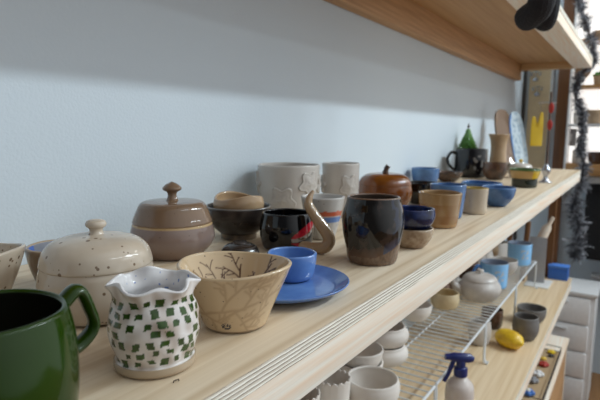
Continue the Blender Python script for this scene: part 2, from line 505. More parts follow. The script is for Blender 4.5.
# cream bowl with branches painted in and out
def branches(seed, stems):
    rb = random.Random(seed); segs = []
    def grow(x, y, a, L, w, d):
        n = 6
        for i in range(n):
            nx, ny = x + math.cos(a) * L / n, y + math.sin(a) * L / n
            segs.append((x, y, nx, ny, w)); x, y = nx, ny
            a += rb.uniform(-.18, .18); w *= .93
            if d and i in (1, 3, 4): grow(x, y, a + rb.choice((-1, 1)) * rb.uniform(.5, .95), L * rb.uniform(.35, .55), w * .8, d - 1)
        if d == 0: segs.append((x, y, x + .0004, y, w * 1.9))
    for s in stems: grow(*s)
    return segs
in_b = branches(3, [(.000, .006, 1.65, .040, .0007, 2), (-.002, .018, 2.75, .034, .0006, 2), (.020, .016, 1.25, .036, .0009, 2), (-.028, .022, 2.3, .026, .0005, 1), (.004, .02, .7, .022, .0006, 2), (.034, .02, .9, .03, .0006, 2)])
out_b = branches(8, [(-.058, .014, .22, .075, .0006, 3), (-.005, .018, .50, .065, .0006, 3), (-.032, .018, 1.9, .026, .0005, 2), (.012, .010, .5, .035, .0004, 2)])
def dist(segs, x, y):
    best = 9
    for x0, y0, x1, y1, w in segs:
        dx, dy = x1 - x0, y1 - y0
        t = max(0, min(1, ((x - x0) * dx + (y - y0) * dy) / (dx * dx + dy * dy + 1e-12)))
        d = math.hypot(x - x0 - dx * t, y - y0 - dy * t) - w
        if d < best: best = d
    return best
BC = P('#ccb390', 1.22)
FACE = math.radians(-57)      # the side turned to the camera
CA, SA = math.cos(math.radians(33)), math.sin(math.radians(33))
def pt_bowl(th, r_, z, s):
    if s == 'i':
        u = (FACE + PI - th + PI) % (2 * PI) - PI
        if abs(u) > 1.5: return BC
        d = dist(in_b, u * .042, z)
        k = max(0, min(1, 1 - d / .0006))
        return tuple(a + (b - a) * k for a, b in zip(BC, lin('#4f2c0e', 1.0)))
    if s == 'o':
        u = (th - FACE + PI) % (2 * PI) - PI
        x = u * .045
        if z < .003: return P('#a08a70', 1.1)
        if abs(x) < .07:
            k = max(0, min(1, 1 - dist(out_b, x, z) / .0016)) * .34
            q = max(0, 1 - math.hypot((x + .006) / .007, (z - .0085) / .0034))
            if q > .08: return lin('#3c3a40', 1.0) if noise.noise(Vector((x * 700, z * 700, 0))) > -.15 else BC
            return tuple(a + (b - a) * k for a, b in zip(BC, lin('#7a542e', 1.0)))
    return BC
tag(pot('bowl', [(.0285, .001, 1), (.0298, .003), (.0330, .012), (.0415, .032), (.0480, .047), (.0520, .0565)], M['attr_speck'], None, S(-.073, .362), 0, .0038, 288,
        lambda th, r_, z, s: (r_ + .0007 * math.sin(2 * th) * z / .05, z + .0012 * math.sin(2 * th + 1.2) * (z / .05) ** 2), pt_bowl, 16),
    'cream bowl painted with brown twigs inside and faint twigs outside', 'bowl')

# blue saucer and the blue cup on it
solid_pr = [(r_ * .93, z_, *c_) for r_, z_, *c_ in [(.048, .0005, 1), (.056, .002), (.070, .006), (.0806, .0115), (.0818, .0130), (.0810, .0138), (.0785, .0125), (.070, .0078), (.066, .0060), (.062, .0050), (.03, .0046), (0, .0046)]]
tag(solid('saucer', solid_pr, M['blue'], None, S(-.0955, .4705), seg=110, disp=wob(.0012, 3, .8)), 'wide cobalt blue saucer with a raised rim holding a blue cup', 'saucer')
tag(pot('cup', [(.0235, .001, 1), (.0255, .004), (.0278, .013), (.0292, .023), (.0297, .0300)], M['blue'], None, S(-.104, .503, .0053), t=.0036, disp=wob(.0008, 12)), 'small blue cup standing on the cobalt saucer', 'cup')

# dark barrel mug
def pt_dark(th, r_, z, s):
    u = (th - FACE + PI) % (2 * PI) - PI
    v = Vector((math.cos(th) * 1.6, math.sin(th) * 1.6, z * 25))
    k = noise.noise(v * 1.7) + .5 * noise.noise(v * 5)
    if s == 'i': return lin('#4c4038', 1.1)
    if s == 'r': return lin('#6b5344', 1.2)
    edge = .012 + .003 * noise.noise(Vector((math.cos(th) * 3, math.sin(th) * 3, 0))) + max(0, u) * .017
    if z < edge:
        t = noise.noise(v * 9)
        return lin('#66503f', 1.15 + .5 * t)
    b = max(0, min(1, (k - .05) * 2.5)); 
    c0, c1 = lin('#14100c', 1.0), lin('#352a24', 1.0)
    c = tuple(a + (e - a) * b for a, e in zip(c0, c1))
    if z - edge < .012 + .006 * k:
        f = .7 * (1 - (z - edge) / .018)
        c = tuple(a + (e - a) * max(0, f) for a, e in zip(c, lin('#4a5068' if u > .25 else '#6a4a36', 1.0)))
    if u > .55 and noise.noise(v * 3) > .1: c = lin('#262b3c', 1.0)
    return c
tag(pot('barrel_mug', [(.0325, .001, 1), (.0345, .005), (.0370, .018), (.0415, .040), (.0430, .056), (.0415, .070), (.0375, .084), (.0365, .0895)], M['attr'], None, S(-.069, .653), 0, .004, 200, wob(.0009, 8), pt_dark, 12),
    'dark brown barrel-shaped mug with a bare speckled foot', 'mug')

# dark bowl, tan bowl nested in it, dark striped lid in front
def pt_db(th, r_, z, s):
    if s == 'r': return P('#8f8a84', 1.1)
    if s == 'i': return lin('#6c6a6c', 1.1)
    if z < .010: return P('#a58d70', 1.1)
    k = noise.noise(Vector((math.cos(th) * 2, math.sin(th) * 2, z * 140)))
    return lin('#463c37', 1.0 + .5 * k) if z > .036 + .006 * k else lin('#2a201b', 1.0 + .4 * k)
tag(pot('bowl', [(.030, .001, 1), (.0300, .009, 1), (.034, .012), (.046, .024), (.0525, .040), (.0555, .0535)], M['darkgrey'], None, S(-.322, .668), t=.0045, paint=pt_db, n=8, seg=96),
    'dark grey footed bowl with a smaller tan bowl set in it', 'bowl')
tag(pot('bowl', [(.027, .001, 1), (.033, .004), (.0408, .015), (.0425, .026), (.0405, .035)], M['tanmat'], None, S(-.322, .668, .034), t=.004, disp=lambda th, r_, z, s: (r_, z + .004 * math.sin(2 * th + 2.2) * max(0, z / .035) ** 2)),
    'small tan bowl with a wavy rim sitting in the dark grey bowl', 'bowl')
def pt_dl(th, r_, z, s): return lin('#57504c', 1.0) if math.sin(r_ * 1500 + 2 * noise.noise(Vector((math.cos(th), math.sin(th), 0)))) > .55 else lin('#241d1a', 1.0)
tag(solid('upturned_dish', [(.0265, .0005, 1), (.0285, .002), (.0275, .008), (.0230, .0160), (.0150, .0205), (.0100, .0215), (.0095, .0235, 1), (0, .0237)], M['darkgrey'], None, S(-.232, .562), paint=pt_dl, n=10),
    'dark upturned dish with grey rings between the taupe jar and black mug', 'dish')

# black mug with red lips and a long snaking handle
LIP = lin('#a31c2c', 1.1)
FR = math.radians(8)
def pt_black(th, r_, z, s):
    if s == 'o':
        u = ((th - math.radians(-12) + PI) % (2 * PI) - PI) * .040
        a = (z - .034 - u * .45)
        if -.024 < u < .022:
            h = .0068 * (1 - (u / .026) ** 2)
            if abs(a) < h: return tuple(x * (1.0 + .5 * noise.noise(Vector((u * 300, z * 300, 1)))) for x in LIP)
            if -.0062 - h < a <= -h: return P('#9a938c', 1.1) if noise.noise(Vector((u * 260, z * 260, 4))) > -.2 else lin('#4f3c1e', 1)
        if abs(z - .008 + u * .3) < .0050 * (1 - min(1, abs(u + .004) / .022)): return tuple(x * .9 for x in LIP)
    return lin('#0a0a0c', 1.0)
r = empty('black_mug', S(-.213, .652), 'glossy black mug with red painted lips and a beige snaking handle', 'mug')
pot('body', [(.035, .001, 1), (.0372, .004), (.0410, .018), (.0420, .034), (.0402, .046), (.0385, .0545)], M['attr'], r, t=.004, paint=pt_black, seg=220, n=14)
E2, N2 = Vector((.839, .544, 0)), Vector((.538, -.832, 0))
hp = [(.040, .092, .026), (.0345, .082, .030), (.033, .073, .033), (.040, .060, .036), (.050, .046, .038), (.0605, .031, .040), (.064, .020, .041), (.058, .0105, .041), (.046, .0090, .040), (.030, .0100, .034), (.018, .012, .027)]
c = curve3([E2 * (a - .001) + N2 * n_ + Vector((0, 0, z)) for a, z, n_ in hp], 6)
hr = [.0022, .0052, .0068, .0078, .0086, .0090, .0092, .0092, .0086, .0076, .0066]
rad = []
for i in range(len(c)):
    q = i / 6; k = min(int(q), len(hr) - 2); rad.append(hr[k] + (hr[k + 1] - hr[k]) * (q - k))
tag(add('handle', sweep(bmesh.new(), c, rad, 14), M['tanmat'], r), 'beige snaking handle tapering to a raised tip')

# white cup with red and blue bands
def pt_str(th, r_, z, s):
    w = .0015 * noise.noise(Vector((math.cos(th) * 3, math.sin(th) * 3, 0)))
    if s == 'o':
        if .0415 + w < z < .0500 + w: return lin('#b5553a', 1.25)
        if .0315 + w < z < .0400 + w: return lin('#5877ad', 1.25)
    return P('#bdbab6', 1.3)
tag(pot('cup', [(.019, .001, 1), (.021, .004), (.0255, .020), (.0320, .045), (.0365, .0705)], M['attr_speck'], None, S(-.204, .745), t=.0038, paint=pt_str, seg=140, n=14, disp=wob(.001, 3)),
    'white speckled tapered cup with one red and one blue band', 'cup')

# white planter and tall white cup with raised flowers
def flower(bm, R0, R1, H, ang, zc, size, petals=5, ph=0.3, sq=1.0):
    """raised flower wrapped on a wall whose radius goes R0 (foot) to R1 (rim)"""
    rings, n = 7, 70
    rows = []
    Rz = lambda z: R0 + (R1 - R0) * z / H
    for i in range(rings + 1):
        f = i / rings; row = []
        for k in range(n):
            a = 2 * PI * k / n
            out = size * (1 + .20 * math.cos(petals * a + ph))
            x, y = out * f * math.cos(a), out * f * math.sin(a) * sq
            h = .0042 * (1 - .25 * f ** 6) - .0012 * math.exp(-((f - .72) / .1) ** 2) + (.0016 if f < .25 else 0)
            if i == rings: h = -.002
            z = zc + y; R = Rz(z) + h; t = ang + x / Rz(z)
            row.append(bm.verts.new((R * math.cos(t), R * math.sin(t), z)))
            if i == 0: break
        rows.append(row)
    for a, b in zip(rows, rows[1:]):
        for k in range(n):
            if len(a) == 1: bm.faces.new((a[0], b[k], b[(k + 1) % n]))
            else: bm.faces.new((a[k], a[(k + 1) % n], b[(k + 1) % n], b[k]))
    return bm
VW = math.radians(-62)
r = empty('planter', S(-.357, .867), 'white planter with raised flowers, wider than the white cup beside it', 'planter')
pot('body', [(.054, .001, 1), (.0555, .004), (.0578, .03), (.0600, .07), (.0625, .1105)], M['white'], r, t=.0048, disp=wob(.0016, 9), n=8)
for da, zc, s, ph in ((-80, .078, .0215, .3), (-6, .046, .0265, 1.57), (48, .078, .0240, 1.3), (94, .072, .0210, .9), (170, .05, .019, 0)):
    add('flower_relief', flower(bmesh.new(), .0558, .0622, .1045, VW + math.radians(da), zc, s, 5, ph), M['white'], r, sharp=60)
r = empty('cup', S(-.297, .977), 'tall straight white cup with raised flowers beside the white planter', 'cup')
pot('body', [(.0365, .001, 1), (.0380, .005), (.0385, .05), (.0390, .09), (.0398, .1110)], M['white'], r, t=.004, disp=wob(.001, 5), n=8)
for da, zc, s, ph in ((28, .066, .0200, 1.2), (-75, .07, .0150, .4), (130, .05, .016, .4)):
    add('flower_relief', flower(bmesh.new(), .0376, .0396, .1055, VW + math.radians(da), zc, s, 5, ph, 1.25), M['white'], r, sharp=60)

# amber pumpkin jar
def lobes(th, r_, z, s): return r_ * (1 + .028 * abs(math.cos(3.5 * th)) - .014), z
r = empty('pumpkin_jar', S(-.255, 1.115), 'glossy amber pumpkin-shaped jar with a brown stem', 'jar')
pot('body', [(.040, .001, 1), (.047, .005), (.060, .025), (.063, .042), (.0605, .0560)], M['amber'], r, t=.004, disp=lobes)
ld = solid('lid', [(.0598, .0572, 1), (.0606, .059), (.057, .070), (.046, .080), (.030, .0845), (.012, .084), (0, .083)], M['amber'], r, disp=lobes)
add('stem', sweep(bmesh.new(), curve3([(0, 0, .081), (.001, 0, .090), (.003, .001, .097), (.006, .002, .102)], 4), [.0075] * 4 + [.006] * 4 + [.0058] * 4 + [.0065], 10), M['brown'], ld)

# blue bowl stacked in a tan one
tag(pot('bowl', [(.019, .001, 1), (.022, .004), (.0285, .014), (.0318, .024), (.0325, .0300)], glaze('mottled_tan_glaze', P('#b7a288', 1.2), P('#8b6a4d', 1.0), 40, .45, .7, rough=.2), None, S(-.056, .772), t=.0038, disp=wob(.0012, 6)),
    'small mottled tan bowl underneath the dark blue bowl', 'bowl')
tag(pot('bowl', [(.015, .001, 1), (.019, .004), (.029, .014), (.0335, .026), (.0325, .037)], glaze('ink_blue_glaze', lin('#27376c', 1.0), lin('#0e1228', 1.0), 26, .4, .65, lin('#6d7fae'), 200, .08, .08), None, S(-.056, .772, .0235), t=.0038, disp=wob(.0008, 2)),
    'small shiny dark blue bowl stacked on the mottled tan bowl', 'bowl')

# tan and cream tumblers, blue and black bowls further along
def pt_tan(th, r_, z, s):
    k = noise.noise(Vector((math.cos(th) * 2, math.sin(th) * 2, z * 50)))
    a, b = P('#a8865c', 1.1), P('#936433', 1.1)
    t = max(0, min(1, .4 + k - (.9 if z > .045 else 0) + (.3 if z < .025 else 0)))
    if z < .008: return P('#b08c60', 1.15)
    return tuple(x + (y - x) * t for x, y in zip(a, b))
tag(pot('tumbler', [(.032, .001, 1), (.0338, .004), (.0365, .025), (.0392, .048), (.0408, .0640)], M['attr_speck'], None, S(-.080, .978), t=.0042, paint=pt_tan, n=10, disp=wob(.001, 14)),
    'tan stoneware tumbler with a slanted cut rim, nearer of two tumblers', 'tumbler')
def pt_crm(th, r_, z, s): return lin('#b39a55', 1.0) if s != 'o' else P('#c2b29c', 1.25)
tag(pot('tumbler', [(.0245, .001, 1), (.0258, .004), (.0268, .03), (.0282, .0565)], M['attr_speck'], None, S(-.066, 1.181), t=.0038, paint=pt_crm, n=10),
    'cream straight tumbler with a yellow rim beside the blue bowls', 'tumbler')
tag(pot('cup', [(.028, .001, 1), (.030, .004), (.0345, .04), (.0370, .0700)], M['dusky'], None, S(-.098, 1.084), t=.004, disp=wob(.001, 4)),
    'blue cup half hidden behind the tan tumbler', 'cup')
tag(pot('bowl', [(.025, .001, 1), (.029, .004), (.042, .025), (.046, .0520)], M['black'], None, S(-.220, 1.262), t=.004, disp=wob(.001, 5)),
    'black shiny bowl between the amber jar and blue cup', 'bowl')
tag(pot('bowl', [(.020, .001, 1), (.023, .004), (.036, .022), (.0405, .040), (.0410, .0460)], M['dusky'], None, S(-.050, 1.334), t=.004, disp=wob(.001, 6)),
    'blue bowl standing nearest the shelf edge, in front of another', 'bowl')
tag(pot('bowl', [(.026, .001, 1), (.030, .004), (.047, .022), (.0535, .040), (.0525, .0465)], M['dusky'], None, S(-.112, 1.425), t=.0042, disp=wob(.0014, 7)),
    'wider blue bowl behind the small blue bowl', 'bowl')
tag(pot('cup', [(.038, .001, 1), (.040, .004), (.0455, .03), (.0480, .0550)], M['dusky'], None, S(-.380, 1.742), t=.004), 'blue cup close to the wall behind the amber jar', 'cup')
tag(pot('bowl', [(.026, .001, 1), (.030, .004), (.046, .020), (.0520, .0350)], M['brown'], None, S(-.345, 1.890), t=.004), 'low brown bowl beside the far black mug', 'bowl')

tag(add('staple', sweep(bmesh.new(), [(0, 0, 0), (0, 0, .0014), (.001, .004, .0014), (.001, .004, 0)], .0004, 6), plain('staple_steel', lin('#4a3f36'), .4, .6), None, S(-.034, .247)), 'tiny dark staple in the plywood in front of the ruffled vase', 'staple')
# far end of the shelf
r = empty('black_mug', S(-.335, 2.152), 'large plain black mug with pale print at the far end of the shelf', 'mug')
def pt_bm(th, r_, z, s):
    u = (th - math.radians(-25) + PI) % (2 * PI) - PI
    if s == 'o' and abs(u) < .75 and .03 < z < .09 and noise.noise(Vector((u * 4, z * 70, 2))) > .22: return P('#8a8580', 1.0)
    return lin('#111114', 1.0)
pot('body', [(.056, .001, 1), (.060, .005), (.0635, .03), (.0640, .08), (.0630, .1120)], M['attr'], r, t=.004, paint=pt_bm, n=12, seg=120)
handle('handle', M['black'], r, .0625, math.radians(205), .028, .096, .030, .009, .0055)
r = empty('christmas_tree', S(-.392, 2.300), 'small green ceramic christmas tree behind the far black mug', 'ornament')
solid('pot', [(.022, .0005, 1), (.026, .004), (.030, .045), (.031, .05)], M['brown'], r)
bm = bmesh.new()
add('trunk', sweep(bmesh.new(), [(0, 0, .048), (0, 0, .200)], [.006, .002], 8), M['brown'], r)
lay = []
for i in range(7):
    z0 = .100 + i * .0125; R = .050 * (1 - (i / 7.2) ** 1.25)
    for k in range(11):
        a = 2 * PI * (k + .5 * (i % 2)) / 11
        p = [(0, 0, z0 + .016), (R * .5 * math.cos(a), R * .5 * math.sin(a), z0 + .009), (R * math.cos(a), R * math.sin(a), z0 - .002)]
        sweep(bm, p, [.007, .0075, .001], 6)
add('foliage', bm, glaze('tree_green', lin('#5a8a3c', 1.1), lin('#35622a', 1.0), 60, rough=.3), r)
bm = bmesh.new(); ball(bm, (0, 0, .205), .006); sweep(bm, [(0, 0, .200), (0, 0, .222)], [.004, .0005], 8); add('star', bm, M['brown'], r)
tag(pot('flared_vase', [(.030, .001, 1), (.034, .006), (.036, .04), (.031, .10), (.034, .145), (.0435, .1720)], M['tanmat'], None, S(-.262, 2.298), t=.004, disp=wob(.001, 3)),
    'tan vase with a flared rim behind the far black mug', 'vase')
tag(pot('bowl', [(.026, .001, 1), (.031, .005), (.044, .03), (.0440, .0640)], M['brown'], None, S(-.225, 2.085), t=.004, disp=wob(.002, 3)), 'dark brown bowl in front of the tan flared vase', 'bowl')
def pt_yel(th, r_, z, s):
    u = (th - FACE + PI) % (2 * PI) - PI
    if s != 'o' or z > .056: return lin('#3f5a2c', 1.2)
    if z > .030: return lin('#c9a62c', 1.1) if u > .2 else lin('#a58450', 1.2)
    return lin('#1d2417', 1.0)
tag(pot('bowl', [(.038, .001, 1), (.0395, .005), (.040, .026, 1), (.041, .03), (.0465, .048), (.0485, .0600)], M['attr'], None, S(-.080, 1.863), t=.004, paint=pt_yel, n=10), 'bowl with yellow band, green rim and dark foot near the far shelf edge', 'bowl')
r = empty('lidded_pot', S(-.160, 2.235), 'white lidded pot with a yellow knob behind the yellow banded bowl', 'pot')
pot('body', [(.034, .001, 1), (.038, .005), (.046, .03), (.0440, .0420)], M['white'], r, t=.004)
ld = solid('lid', [(.0436, .0435, 1), (.044, .045), (.037, .054), (.02, .060), (0, .0615)], M['white'], r)
solid('knob', [(.004, .060, 1), (.0045, .064), (.0075, .068), (.006, .074), (0, .076)], M['lemon'], ld)
tag(pot('bowl', [(.02, .001, 1), (.024, .004), (.036, .02), (.041, .0400)], M['darkgrey'], None, S(-.225, 2.48), t=.004, paint=lambda *a: lin('#4a4644', 1.0)), 'dark grey bowl beneath the yellow tag at the shelf end', 'bowl')

# platters leaning on the wall
def platter(name, w, h, t, mats, loc, rot, label, cat, painter):
    bm = bmesh.new(); lay_ = bm.verts.layers.float_color.new('Col')
    n, rings = 72, 14; rows = []
    for side in (0, 1):
        for i in (range(rings + 1) if side == 0 else range(rings, -1, -1)):
            f = i / rings; row = []
            for k in range(n):
                a = 2 * PI * k / n; e = 2.9
                cx = abs(math.cos(a)) ** (2 / e) * (1 if math.cos(a) >= 0 else -1); cy = abs(math.sin(a)) ** (2 / e) * (1 if math.sin(a) >= 0 else -1)
                x, y = cx * w / 2 * f, cy * h / 2 * f
                z = (.012 * max(0, f - .7) / .3) + (0 if side == 0 else -t)
                v = bm.verts.new((x, y + h / 2, z)); v[lay_] = (*painter(x / w * 2, y / h * 2), 1); row.append(v)
                if i == 0: break
            rows.append(row)
    for a, b in zip(rows, rows[1:]):
        for k in range(n):
            k2 = (k + 1) % n
            if len(a) == 1 and len(b) == 1: break
            if len(a) == 1: bm.faces.new((a[0], b[k], b[k2]))
            elif len(b) == 1: bm.faces.new((a[k], a[k2], b[0]))
            else: bm.faces.new((a[k], a[k2], b[k2], b[k]))
    o = add(name, bm, mats); o.matrix_world = Matrix.Translation(loc) @ rot
    return tag(o, label, cat)
def rot_lean(yaw, lean, roll=0): return Matrix.Rotation(yaw, 4, 'Z') @ Matrix.Rotation(PI / 2 - lean, 4, 'X') @ Matrix.Rotation(roll, 4, 'Z')
platter('platter', .088, .275, .007, M['attr'], (-.452, 2.60, ZS + .010), rot_lean(math.radians(58), math.radians(15), 0), 'tall pale blue platter with a blue edge leaning at the shelf end', 'platter',
        lambda x, y: lin('#5d86c4', 1.2) if x < -.62 + .12 * y else (P('#b9c6cc', 1.3) if noise.noise(Vector((x * 3, y * 9, 0))) > -.1 else P('#93a8b8', 1.2)))
platter('serving_board', .110, .29, .010, M['attr'], (-.535, 2.72, ZS + .012), rot_lean(math.radians(58), math.radians(15)), 'rounded brown board leaning behind the pale blue platter', 'board', lambda x, y: lin('#7a6350', 1.2))

# jewellery stand with red ornaments and yellow tag
r = empty('ornament_stand', S(-.045, 2.08), 'slim silver ornament stand with a crossbar at the shelf end', 'stand')
SIL = plain('silver', lin('#b9bcc4'), .25, .8)
solid('base', [(.022, .0005, 1), (.022, .004), (.012, .010), (.007, .022), (.012, .034), (.016, .046), (.010, .058), (.005, .068), (0, .070)], SIL, r)
add('rod', sweep(bmesh.new(), [(0, 0, .066), (0, 0, .150), (-.001, 0, .326)], [.005, .0042, .0035], 10), M['brown'], r)
add('crossbar', sweep(bmesh.new(), [(-.040, -.012, .287), (0, 0, .290), (.018, .006, .287)], .002, 8), SIL, r)
RED = plain('red_enamel', lin('#b3342c', 1.1), .35)
for i, (a, z, l) in enumerate(((.004, .275, 'red leaf ornament hanging high on the silver stand'), (.003, .215, 'red leaf ornament hanging low on the silver stand'))):
    bm = bmesh.new(); ball(bm, (0, 0, -.006), .017, .55, .3, 1.1)
    o = add('hanging_ornament', bm, RED, None, (XF - .045 + a, 2.08 - .012, ZS + z - .0))
    tag(o, l, 'ornament', 'red ornaments on the silver stand')
    add('cord', sweep(bmesh.new(), [(0, 0, .010), (-a * .6, .010, .030)], .0008, 6), M['brown'], o)
outl = [(-.021, -.062), (.021, -.062), (.023, .0), (.022, .030), (.0195, .058), (.010, .060), (.008, .030), (.006, .006), (-.006, .006), (-.008, .030), (-.010, .044), (-.0195, .044), (-.022, .020), (-.023, .0)]
bm = slab(bmesh.new(), outl, .003, Matrix.Rotation(math.radians(35), 4, 'Z') @ Matrix.Rotation(PI / 2, 4, 'X'))
o = tag(add('hanging_tag', bm, plain('yellow_card', lin('#d8b52c', 1.15), .5), None, (XF - .082, 2.055, ZS + .195)), 'bright yellow two-pronged tag hanging from the silver stand', 'tag')
add('string', sweep(bmesh.new(), [(.012, .006, .058), (.004, .008, .092)], .0008, 6), M['brown'], o)

# ------------------------------------------------------------------ plush toy dangling over the upper shelf edge
bm = bmesh.new()
chain = [(-.35, 1.30, ZU + .135, .075), (-.345, 1.30, ZU + .235, .055), (-.335, 1.30, ZU + .300, .050),
         (-.285, 1.255, ZU + .095, .038), (-.215, 1.225, ZU + .078, .032), (-.196, 1.210, ZU - .010, .028), (-.190, 1.207, ZU - .085, .028), (-.196, 1.225, ZU - .112, .031), (-.242, 1.280, ZU - .124, .031),
         (-.285, 1.345, ZU + .095, .038), (-.215, 1.345, ZU + .078, .030), (-.197, 1.335, ZU - .010, .026), (-.195, 1.325, ZU - .085, .025), (-.200, 1.335, ZU - .112, .026), (-.214, 1.362, ZU - .126, .026)]
eds = [(0, 1), (1, 2), (0, 3), (3, 4), (4, 5), (5, 6), (6, 7), (7, 8), (0, 9), (9, 10), (10, 11), (11, 12), (12, 13), (13, 14)]
me = bpy.data.meshes.new('plush_toy'); me.from_pydata([c_[:3] for c_ in chain], eds, [])
me.materials.append(M['felt'])
po = obj('plush_toy', me); po.modifiers.new('Skin', 'SKIN'); sb = po.modifiers.new('Sub', 'SUBSURF'); sb.levels = sb.render_levels = 2
for i, c_ in enumerate(chain):
    sv = me.skin_vertices[0].data[i]; sv.radius = (c_[3], c_[3]); sv.use_root = (i == 0)
tag(po, 'charcoal plush toy with two fuzzy feet dangling over the upper shelf edge', 'toy')

# ------------------------------------------------------------------ wire racks on the lower shelf
LR = .486
def make_rack():
    root = empty('wire_rack', (0, 0, ZL), 'white wire rack', 'rack', 'white wire racks on the lower shelf')
    x0, x1 = -.650, -.365; h = ZR - ZL
    bm = bmesh.new()
    for i in range(16):
        y = .010 + i * .0305
        sweep(bm, [(x0, y, h - .0022), (x1, y, h - .0022)], .0024, 6)
    add('wire_grid', bm, M['wire'], root)
    for x in (x0, x1):
        add('rail', sweep(bmesh.new(), [(x, 0, h - .005), (x, LR - .01, h - .005)], .0036, 8), M['wire'], root)
    add('cross_rail', sweep(bmesh.new(), [((x0 + x1) / 2, 0, h - .0045), ((x0 + x1) / 2, LR - .01, h - .0045)], .002, 8), M['wire'], root)
    for x in (x0, x1):
        for y in (0, LR - .01):
            s = 1 if x == x1 else -1
            add('leg', sweep(bmesh.new(), curve3([(x, y, h - .004), (x + .002 * s, y, h * .75), (x + .002 * s, y, .018), (x + .008 * s, y, .0045), (x + .016 * s, y, .0035)], 5), .0032, 8), M['wire'], root)
    return root
proto = make_rack()
names = ['white wire rack under the unglazed white bowls', 'empty white wire rack behind the spray bottle', 'white wire rack under the white teapot', 'white wire rack under the two blue mugs']
for i, y in enumerate((.690, 1.178, 1.666, 2.154)):
    if i == 0: proto.location = (0, y, ZL); proto['label'] = names[0]
    else: dup(proto, (0, y, ZL), 0, names[i])

def Rk(dx, y, z=0): return (XF + dx, y, ZR + .0002 + z)
def Lo(dx, y, z=0): return (XF + dx, y, ZL + z)
# unglazed white bowls
bulb = [(.040, .001, 1), (.046, .004), (.0575, .020), (.0570, .034), (.050, .0440), (.049, .0480)]
b1 = tag(pot('bowl', bulb, M['bisque'], None, Rk(-.283, 1.218), t=.005), 'unglazed white bulbous bowl, lower of the stacked pair', 'bowl')
b2 = dup(b1, Rk(-.283, 1.218, .0502), 1, 'unglazed white bulbous bowl, upper of the stacked pair')
cs = [(.038, .001, 1), (.043, .004), (.0510, .020), (.0540, .040), (.0545, .0480)]
b3 = tag(pot('bowl', cs, M['bisque'], None, Rk(-.292, 1.088), t=.0045), 'unglazed white bowl underneath another, beside the scalloped dish', 'bowl')
tag(pot('bowl', [(.033, .001, 1), (.040, .006), (.0500, .025), (.0540, .046)], M['bisque'], None, Rk(-.292, 1.088, .034), .7, t=.0045), 'unglazed white bowl nested on top of another', 'bowl')
tag(pot('bowl', [(.042, .001, 1), (.048, .005), (.0590, .025), (.0610, .045), (.0580, .0580)], M['bisque'], None, Rk(-.222, 1.004), t=.006), 'unglazed white bowl nearest the rack front, open top showing', 'bowl')
def scal(th, r_, z, s): return r_, z + .0045 * abs(math.sin(8 * th)) * max(0, (z - .04) / .04)
s1 = tag(pot('scalloped_dish', [(.030, .001, 1), (.033, .004), (.0350, .03), (.0365, .06), (.0380, .0800)], M['bisque'], None, Rk(-.272, .915), t=.004, seg=160, disp=scal), 'unglazed white pot with a scalloped rim in front of the white bowls', 'pot')
dup(s1, Rk(-.292, .822), .3, 'unglazed white scalloped pot peeking out under the shelf beam')

# teapot, cream pot, blue mugs
r = empty('teapot', Rk(-.212, 1.890), 'pale grey lidded teapot on the wire rack', 'teapot')
pot('body', [(.046, .001, 1), (.054, .005), (.072, .030), (.074, .050), (.060, .0730)], M['ltgrey'], r, t=.005)
ld = solid('lid', [(.0585, .0745, 1), (.060, .076), (.050, .087), (.03, .094), (0, .096)], M['ltgrey'], r)
solid('knob', [(.008, .094, 1), (.007, .099), (.012, .104), (.010, .110), (0, .112)], M['ltgrey'], ld)
add('spout', sweep(bmesh.new(), curve3([(-.052, -.040, .035), (-.075, -.058, .055), (-.084, -.066, .080), (-.095, -.072, .092)], 5), [.014] * 6 + [.011] * 5 + [.009] * 5, 12), M['ltgrey'], r)
tag(pot('pot', [(.040, .001, 1), (.045, .005), (.0500, .028), (.0470, .0500)], glaze('cream_yellow_glaze', P('#d3c19c', 1.3), P('#c4ad84', 1.2), 12, rough=.3), None, Rk(-.290, 1.735), t=.005), 'cream round pot between the spray bottle and the grey teapot', 'pot')
tag(pot('pot', [(.044, .001, 1), (.050, .005), (.0560, .035), (.0510, .0620)], M['ltgrey'], None, Rk(-.350, 1.925), t=.005), 'pale grey pot behind the grey teapot', 'pot')
def bmug(loc, label, ang):
    r_ = empty('mug', loc, label, 'mug', 'blue mugs on the wire rack')
    def pm(th, rr_, z, s):
        u = (th - FACE + PI) % (2 * PI) - PI
        if s == 'o' and abs(u - .1) < .35 and .03 < z < .075 and noise.noise(Vector((u * 8, z * 90, 2))) > .15: return P('#c9ccd0', 1.2)
        return lin('#74a4e0', 1.5) if s == 'o' else lin('#8d97a8', 1.1)
    pot('body', [(.046, .001, 1), (.049, .005), (.0515, .045), (.0530, .0980)], M['attr'], r_, t=.004, paint=pm, n=10)
    handle('handle', M['skyblue'], r_, .0515, ang, .025, .080, .028, .008, .0055)
bmug(Rk(-.205, 2.080), 'sky blue mug with a pale mark, nearer of the two blue mugs', math.radians(215))
bmug(Rk(-.190, 2.520), 'sky blue mug behind the white bowl, farther of the two blue mugs', math.radians(120))
tag(pot('bowl', [(.034, .001, 1), (.040, .005), (.0560, .032), (.0580, .0600)], M['white'], None, Rk(-.215, 2.300), t=.0045), 'white bowl between the two blue mugs', 'bowl')
tag(pot('pot', [(.036, .001, 1), (.040, .005), (.048, .04), (.0430, .0800)], M['brown'], None, Rk(-.330, 2.150), t=.0045), 'brown pot deep on the rack behind the nearer blue mug', 'pot')
tag(pot('pot', [(.036, .001, 1), (.042, .005), (.050, .04), (.0430, .0750)], M['ltgrey'], None, Rk(-.335, 2.42), t=.0045), 'pale grey pot deep on the rack behind the white bowl', 'pot')

